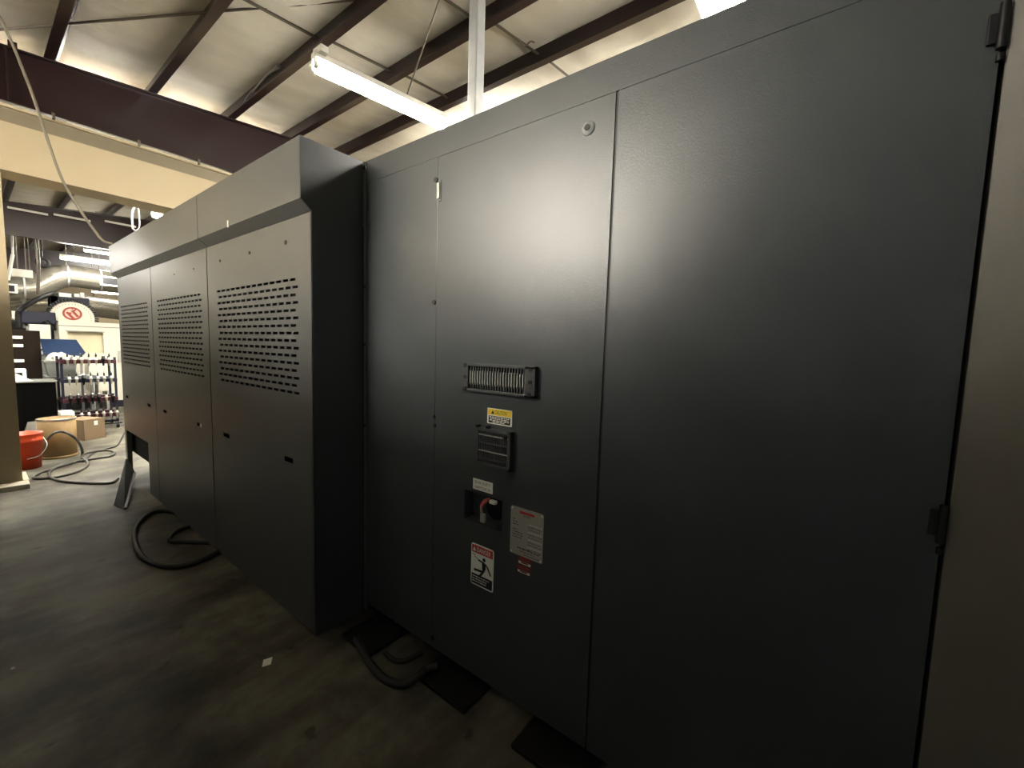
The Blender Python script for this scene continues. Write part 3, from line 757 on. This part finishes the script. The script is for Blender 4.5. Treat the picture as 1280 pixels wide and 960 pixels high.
mb = MB(); mb.box((CX0,CY0+.06,.10), (CX1,CY0+.09,.13), 'navy').box((CX1-.35,CY0-.10,.085), (CX1+.02,CY0-.06,.10), 'black'); mb.build('base_rail', t)
# tool holders
hm = MB()
hm.lathe((0,0,0), [(0,-.065),(.009,-.065),(.018,.03),(.024,.032),(.024,.046),(.015,.052),(.014,.075),(0,.075)], 'white', 12)
hm.lathe((0,0,.075), [(.010,0),(.012,.045),(.004,.05),(.004,.075),(0,.075)], 'black', 10)
h0 = hm.build('tool_holder', origin=(0,0,0)); hdm = MB()
hdm.lathe((0,0,0), [(0,-.065),(.010,-.065),(.020,.03),(.027,.032),(.027,.05),(.022,.056),(.020,.095),(0,.095)], 'black', 12)
hdm.lathe((0,0,.095), [(.012,0),(.010,.02),(0,.02)], 'steel', 10)
h1 = hdm.build('tool_holder', origin=(0,0,0))
ORD = ['first','second','third','fourth','fifth','sixth','seventh','eighth']
TN = ['top','second','third','bottom']
ROWS = [[(82,0),(91,0),(100,0),(109,0),(118,0),(127,1),(134.5,0)],
        [(83,0),(92,0),(101,1),(110,0),(119,0),(127,0),(136,0)],
        [(83,1),(93,1),(102,1),(111,1),(119,1),(128.5,0),(137,1)],
        [(96,0),(105,0),(115,0),(124,0),(133,0),(141,0)]]
used = [False, False]
for ti, (row, z) in enumerate(zip(ROWS, TIERS)):
    for k, (u, kind) in enumerate(row):
        src = (h0, h1)[kind]
        o = src if not used[kind] else src.copy()
        if used[kind]: COL.objects.link(o)
        used[kind] = True
        p = at(u, 415, 1, CY0-.045)
        o.location = (p.x, CY0-.058, z+.0)
        tag(o, f"{'dark' if kind else 'white'} tool holder, {ORD[k]} from left on the cart's {TN[ti]} tier", 'tool holder', f'tool holders on the {TN[ti]} tier')
# white and blue carton in front of the cart
t = thing('blue_and_white_box', 'white topped blue box standing left of the brown carton', 'box', (.93,9.2,0))
mb = MB(); mb.box((.835,9.10,.0), (.97,9.40,.27), 'navy', .004); mb.build('box', t)
mb = MB(); mb.box((.83,9.095,.27), (.975,9.405,.39), 'lab_white', .004); mb.build('lid', t)

# white machine tool
t = thing('machine_tool', 'white machine tool with a round tool disc at the back of the opening', 'machine', (1.9,13.2,0))
ZC = 1.86
def xz(u, v, y): p = at(u, v, 1, y); return p.x, p.z
ex0, ez1 = xz(73,401,12.5); ex1 = 3.3
wx0, wz1 = xz(84,414,12.5); wx1, wz0 = xz(131,441,12.5)
mb = MB()
mb.box((ex0,12.5,.15), (ex1,12.6,wz0), 'offwhite').box((ex0,12.5,wz1), (ex1,12.6,ez1), 'offwhite').box((ex0,12.5,wz0), (wx0,12.6,wz1), 'offwhite').box((wx1,12.5,wz0), (ex1,12.6,wz1), 'offwhite')
mb.box((ex0,12.6,.15), (ex0+.04,14.6,ez1), 'offwhite').box((ex1-.04,12.6,.15), (ex1,14.6,ez1), 'offwhite').box((ex0,12.6,ez1-.03), (ex1,14.6,ez1), 'offwhite').box((ex0,12.5,0), (ex1,14.6,.15), 'black'); mb.build('enclosure', t)
mb = MB(); mb.box((ex0-.01,12.49,ez1-.10), (ex1,12.5,ez1-.085), 'tote').box((wx0-.02,12.485,wz1), (wx1+.02,12.5,wz1+.015), 'tote').box((wx1-.012,12.48,.9), (wx1+.03,12.5,wz1), 'offwhite'); mb.build('trim_line', t)
mb = MB(); mb.quadprism([(wx0,12.62,wz0),(wx1,12.62,wz0),(wx1,12.62,wz1),(wx0,12.62,wz1)], (0,.01,0), 'glass'); mb.build('window_pane', t)
mb = MB(); mb.box((wx1+.20,12.44,1.0), (wx1+.25,12.49,1.25), 'steel', .006); mb.build('door_handle', t)
# tool disc
cxy = at(91,397,1,13.0); rx = at(119,397,1,13.0).x - cxy.x
rd = rx*1.0
mb = MB(); mb.cyl((cxy.x,13.0,cxy.z), (cxy.x,13.12,cxy.z), rd, 'offwhite', n=48)
for i in range(36):
    a = 2*math.pi*i/36; c = Vector((cxy.x+math.cos(a)*rd*.82, 12.998, cxy.z+math.sin(a)*rd*.82))
    mb.cyl(c, c-Vector((0,.004,0)), .010, 'tote', n=6)
disc = mb.build('tool_disc', t)
mb = MB()
for i in range(48):
    a = 2*math.pi*i/48
    c = Vector((cxy.x+math.cos(a)*rd*1.06, 13.06, cxy.z+math.sin(a)*rd*1.06))
    m4 = Matrix.Translation(c) @ Matrix.Rotation(-a, 4, 'Y')
    mb.box((-rd*.09,-.09,-rd*.042), (rd*.10,.06,rd*.042), 'black', 0, m4)
mb.build('pocket_ring', disc)
em = MB(); ec = at(90.5,392,1,12.98); er = (at(103,392,1,12.98).x-at(78,392,1,12.98).x)/2
n = 36
vs = []
for i in range(n):
    a = 2*math.pi*i/n
    for r_ in (er, er*.76): vs.append((ec.x+math.cos(a)*r_, 12.985, ec.z+math.sin(a)*r_*.94))
em.add(vs, [[2*i,2*i+1,(2*i+3)%(2*n),(2*i+2)%(2*n)] for i in range(n)], 'logo_red')
def stroke(p, q, w):
    d_ = Vector((q[0]-p[0],q[1]-p[1])); nn = Vector((-d_.y,d_.x)).normalized()*w/2
    f_ = lambda a, b2: Vector((ec.x+a*er, 12.983, ec.z+b2*er))
    em.add([f_(p[0]+nn.x,p[1]+nn.y),f_(q[0]+nn.x,q[1]+nn.y),f_(q[0]-nn.x,q[1]-nn.y),f_(p[0]-nn.x,p[1]-nn.y)], [[0,1,2,3]], 'logo_red')
stroke((-.55,.18),(.12,-.76),.30); stroke((-.02,.45),(.55,-.42),.30); stroke((-.34,-.10),(-.10,.14),.22); stroke((.02,.20),(.50,.80),.20); stroke((.10,.66),(-.06,.72),.2)
em.add([(ec.x+math.cos(2*math.pi*i/n)*er*.98, 12.988, ec.z+math.sin(2*math.pi*i/n)*er*.92) for i in range(n)], [list(range(n))], 'emblem_field')
o = em.build('emblem', disc); o['label'] = 'red ring emblem with two slanted strokes'
# column behind disc, and its white sign bits
mb = MB(); x0_, z1_ = xz(62,366,13.3); x1_, _ = xz(119,366,13.3)
mb.box((x0_,13.3,.6), (x0_+.12,13.7,z1_+.02), 'black', .01).box((x0_,13.3,1.9), (x1_-.1,13.7,z1_-.05), 'navy', .01); mb.build('column', t)
for (u0, u1, v0, v1) in ((74,89,367,370.5),(93,99,367.5,370.5),(100.5,105,366,371)):
    a0 = xz(u0,v1,13.29); a1 = xz(u1,v0,13.29)
    mb = MB(); mb.box((a0[0],13.28,a0[1]), (a1[0],13.3,a1[1]), 'lab_white'); mb.build('sign_plate', t)
# control box left of the enclosure
a0 = xz(39,443,12.2); a1 = xz(63,406,12.2)
mb = MB(); mb.box((a0[0],12.2,a0[1]), (a1[0],12.5,a1[1]), 'offwhite', .01); cbx = mb.build('control_box', t)
mb = MB(); mb.box((a0[0]-.03,12.22,a0[1]+.02), (a0[0],12.45,a1[1]-.05), 'tote', .004); mb.build('box_edge', cbx)
mb = MB(); q0 = xz(45.5,434,12.18); mb.box((q0[0],12.17,q0[1]-.06), (q0[0]+.03,12.2,q0[1]+.14), 'black', .004).box((q0[0],12.16,q0[1]-.06), (q0[0]+.12,12.18,q0[1]-.03), 'black', .004); mb.build('box_handle', cbx)
mb = MB(); mb.box((a0[0]+.08,12.25,.0), (a1[0]-.06,12.48,a0[1]), 'tote', .004); mb.build('box_stand', cbx)
# arm and head at left
mb = MB(); P0 = at(23,393,1,12.6); P1 = at(27,386,1,12.6); P2 = at(45,375,1,12.9); P3 = at(64,367,1,13.25)
mb.tube([P0-Vector((0,0,.25)),P0,P1,P2,P3], .045, 'black', 10); mb.build('hose_arm', t)
a0 = xz(27,404,12.8); a1 = xz(56,390,12.8)
mb = MB(); mb.box((a0[0],12.8,a0[1]), (a1[0]+.15,13.3,a1[1]), 'navy', .02).cyl((a0[0],13.0,a0[1]), (a0[0]+.06,13.0,a0[1]-.08), .03, 'steel', n=10); mb.build('spindle_head', t)
mb = MB(); q0 = at(56,401,1,12.75); q1 = at(66,411,1,12.75); mb.tube([q0,q1], .05, 'black', 8, 1); mb.build('head_link', t)
# dark stand at far left with white sheets
t2 = thing('dark_workstation', 'dark workstation with pale papers at the far left of the back room', 'workstation', (.7,14,0))
a0 = xz(14,420,13.9); a1 = xz(40,401,13.9)
mb = MB(); mb.box((.35,13.9,.0), (a1[0]+.05,14.5,a1[1]), 'black', .01); mb.build('body', t2)
for (u0, u1, v0, v1) in ((15,24,389,398),(20,27,401,404)):
    b0 = xz(u0,v1,13.88); b1 = xz(u1,v0,13.88); mb = MB()
    mb.box((b0[0],13.86,b0[1]), (b1[0],13.89,b1[1]), 'lab_white')
    if u0 == 15: mb.box((b0[0]+.02,13.89,a1[1]), (b0[0]+.06,13.93,b1[1]), 'steel')
    mb.build('paper', t2)
# blue sheet
mb = MB(); y = 10.9
P = [at(50,424,1,11.15), at(95.5,425,1,11.15), at(107,441,1,10.85), at(103,445,1,10.80), at(54,443,1,10.80)]
mb.quadprism(P, (0,.012,.006), 'blue')
bs = thing('blue_guard', 'blue sheet metal guard sloping in front of the white machine tool', 'sheet metal guard', (1.05,11,0))
mb.build('sheet', bs)
mb = MB(); q = at(101,443,1,10.83); w_ = at(56,442,1,10.83)
for pp in (q, w_):
    mb.box((pp.x-.015,10.84,0), (pp.x+.015,10.87,pp.z+.02), 'tote')
mb.build('support', bs)
# pale fixtures under the cart's background
for i, (u0, u1, v0, v1, yy, key, lab) in enumerate(((112,140,455,480,11.6,'offwhite','cream coolant tank seen between the upper cart tiers'),)):
    a0 = xz(u0,v1,yy); a1 = xz(u1,v0,yy)
    t3 = thing('coolant_tank', lab, 'tank', ((a0[0]+a1[0])/2,yy+.2,0))
    mb = MB(); mb.box((a0[0],yy,.45), (a1[0],yy+.5,a1[1]), key, .01); mb.build('tank', t3)
    mb = MB(); mb.box((a0[0]+.05,yy+.05,0), (a0[0]+.1,yy+.45,.45), 'steel').box((a1[0]-.1,yy+.05,0), (a1[0]-.05,yy+.45,.45), 'steel'); mb.build('stand', t3)

# ducts
t = thing('silver_duct', 'large silver duct bending upwards below the farthest beam', 'duct', (1.5,17,2.6))
DY = 17.0
pts = [at(-30,360,1,DY), at(8,361,1,DY), at(30,361,1,DY), at(44,359,1,DY), at(56,353,1,DY), at(70,347,1,DY), at(84,345,1,DY), at(100,346.5,1,DY), at(125,350,1,DY), at(160,355,1,DY)]
rd_ = lambda f: .33 if f < .35 else .27
mb = MB(); mb.tube(pts, .30, 'silver', 24, 8, False); mb.build('duct_run', t)
for p in (pts[2], pts[6], pts[8]):
    mb = MB(); mb.cyl(p-Vector((.02,0,0)), p+Vector((.02,0,0)), .312, 'galv', n=24, caps=False); mb.build('joint_band', t)
for (u0, u1, v0, v1) in ((128.5,150,349,355),(10,18,357,364)):
    a0 = xz(u0,v1,DY-.32); a1 = xz(u1,v0,DY-.32)
    mb = MB(); mb.box((a0[0]-.05,DY-.34,a0[1]-.04), (a1[0]+.05,DY-.26,a1[1]+.04), 'white', .008).box((a0[0],DY-.345,a0[1]), (a1[0],DY-.335,a1[1]), 'black'); mb.build('register', t)
for p in (pts[1], pts[6], pts[8]):
    mb = MB(); mb.cyl(p+Vector((0,0,.28)), (p.x,DY,zf(p.x)+.20), .012, 'wire', n=6); mb.build('hanger', t)
t = thing('white_duct', 'lower pale duct behind the round tool disc', 'duct', (2,19,1.9))
mb = MB(); mb.tube([at(0,382,1,19), at(40,379,1,19), at(75,379,1,19), at(118,383,1,19), at(170,390,1,19)], .34, 'silver', 24, 4, False); mb.build('duct_run', t)
for p in (at(40,379,1,19), at(118,383,1,19)):
    mb = MB(); mb.cyl(p+Vector((0,0,.32)), (p.x,19,zf(p.x)+.20), .012, 'wire', n=6); mb.build('hanger', t)
mb = MB(); q = at(29,379,1,19); mb.cyl(q-Vector((.03,0,0)), q+Vector((.03,0,0)), .352, 'galv', n=24, caps=False); mb.build('joint_band', t)
# white strips on the nearer dark beam
for i, (u0, v0, u1, v1) in enumerate(((9,260.5,60,267),(67,269,113,275.5),(131,277.5,170,282.5))):
    a0 = at(u0,v0,1,13.9); a1 = at(u1,v1,1,13.9); zm = (a0.z+a1.z)/2
    mb = MB(); mb.box((a0.x,13.88,zm-.022), (a1.x,13.91,zm+.022), 'white', .006)
    tag(mb.build('white_strip'), ['left','middle','right'][i]+' white strip fixed along the dark beam in the back room', 'strip', 'white strips on the beam')
# U shaped white conduit hanging near the hood
mb = MB(); yy = 8.2
mb.tube([at(178,256,1,yy), at(171,258,1,yy), at(166,263,1,yy), at(165,272,1,yy), at(166,286,1,yy)], .013, 'galv', 8).tube([at(173,258,1,yy), at(174,272,1,yy), at(174,284,1,yy), at(170,288,1,yy), at(166,286,1,yy)], .008, 'galv', 8).tube([at(178,256,1,yy), at(182,250,1,yy)+Vector((0,0,1.0))], .008, 'galv', 8)
tag(mb.build('hanging_conduit'), 'bent white conduit loop hanging over the far end of the hood', 'conduit')
# round black hose reel, white rods and drop cords in the back room
mb = MB(); c = at(53,328,1,15.5)
mb.lathe(c, [(.08,-.07),(.13,-.08),(.14,0),(.13,.08),(.08,.07),(.07,0),(.08,-.07)], 'black', 24, Vector((0,1,0)))
mb.cyl(c+Vector((0,0,.13)), (c.x,15.5,zf(c.x)+.172), .015, 'black', n=8)
tag(mb.build('hose_reel'), 'round black hose reel hung under the roof beside the drop cords', 'hose reel')
mb = MB(); mb.cyl(at(16,318,1,15), at(10,350,1,15), .03, 'white', n=8); mb.cyl(at(16,318,1,15), at(17,300,1,15)+Vector((0,0,.8)), .02, 'white', n=8)
tag(mb.build('white_rod'), 'slanted white rod at the left side of the opening', 'rod')
mb = MB(); a0 = at(14,340,1,15.2); a1 = at(41,339,1,15.2); mb.box((a0.x,15.2,a0.z-.09), (a1.x,15.3,a0.z+.09), 'white', .01)
mb.cyl((a0.x+.1,15.25,a0.z+.09), (a0.x+.1,15.25,zf(a0.x)+.172), .01, 'wire', n=6).cyl((a1.x-.1,15.25,a0.z+.09), (a1.x-.1,15.25,zf(a1.x)+.172), .01, 'wire', n=6)
tag(mb.build('white_tray'), 'short white cable tray hung above the silver duct at left', 'cable tray')
for i, (u0, u1) in enumerate(((44,46),(47.5,48.5))):
    mb = MB(); p = at(u0,300,1,14.6); q = at(u1,368,1,14.6); mb.tube([Vector((p.x,14.6,zf(p.x)+.05)), p, (p+q)/2+Vector((.02,0,0)), q], .014, 'wire', 8)
    tag(mb.build('drop_cord'), ['left','right'][i]+' of two dark cords dropping past the silver duct', 'cord', 'drop cords')

# out-of-frame walls added to shade the lower machine, heights stepped to shape the shadow
AX = -.60
mb = MB()
for a, b_, hh in ((-1.5,.6,3.5),(.6,1.0,3.0),(1.0,1.4,2.6),(1.4,2.0,2.35),(2.0,2.9,2.15),(2.9,6.495,2.3)):
    mb.box((AX-.12,a,0), (AX,b_,hh), 'aisle')
struct(mb, 'wall_aisle_blocker')
mb = MB(); mb.box((AX,-1.65,0), (1.39,-1.5,2.7), 'bounce_wall'); struct(mb, 'wall_end_bounce')  # added unseen wall, closes the aisle and bounces light onto the side panel

for o in bpy.data.objects:
    if '_o' in o.keys(): del o['_o']

# ------------------------------------------------------------------- world
w = bpy.data.worlds.new('world'); S.world = w; w.use_nodes = True
w.node_tree.nodes['Background'].inputs['Color'].default_value = (.02,.023,.03,1)
w.node_tree.nodes['Background'].inputs['Strength'].default_value = .2
S.view_settings.view_transform = 'Standard'; S.view_settings.look = 'None'
S.view_settings.gamma = 1; S.view_settings.use_curve_mapping = False
S.view_settings.exposure = 3.3
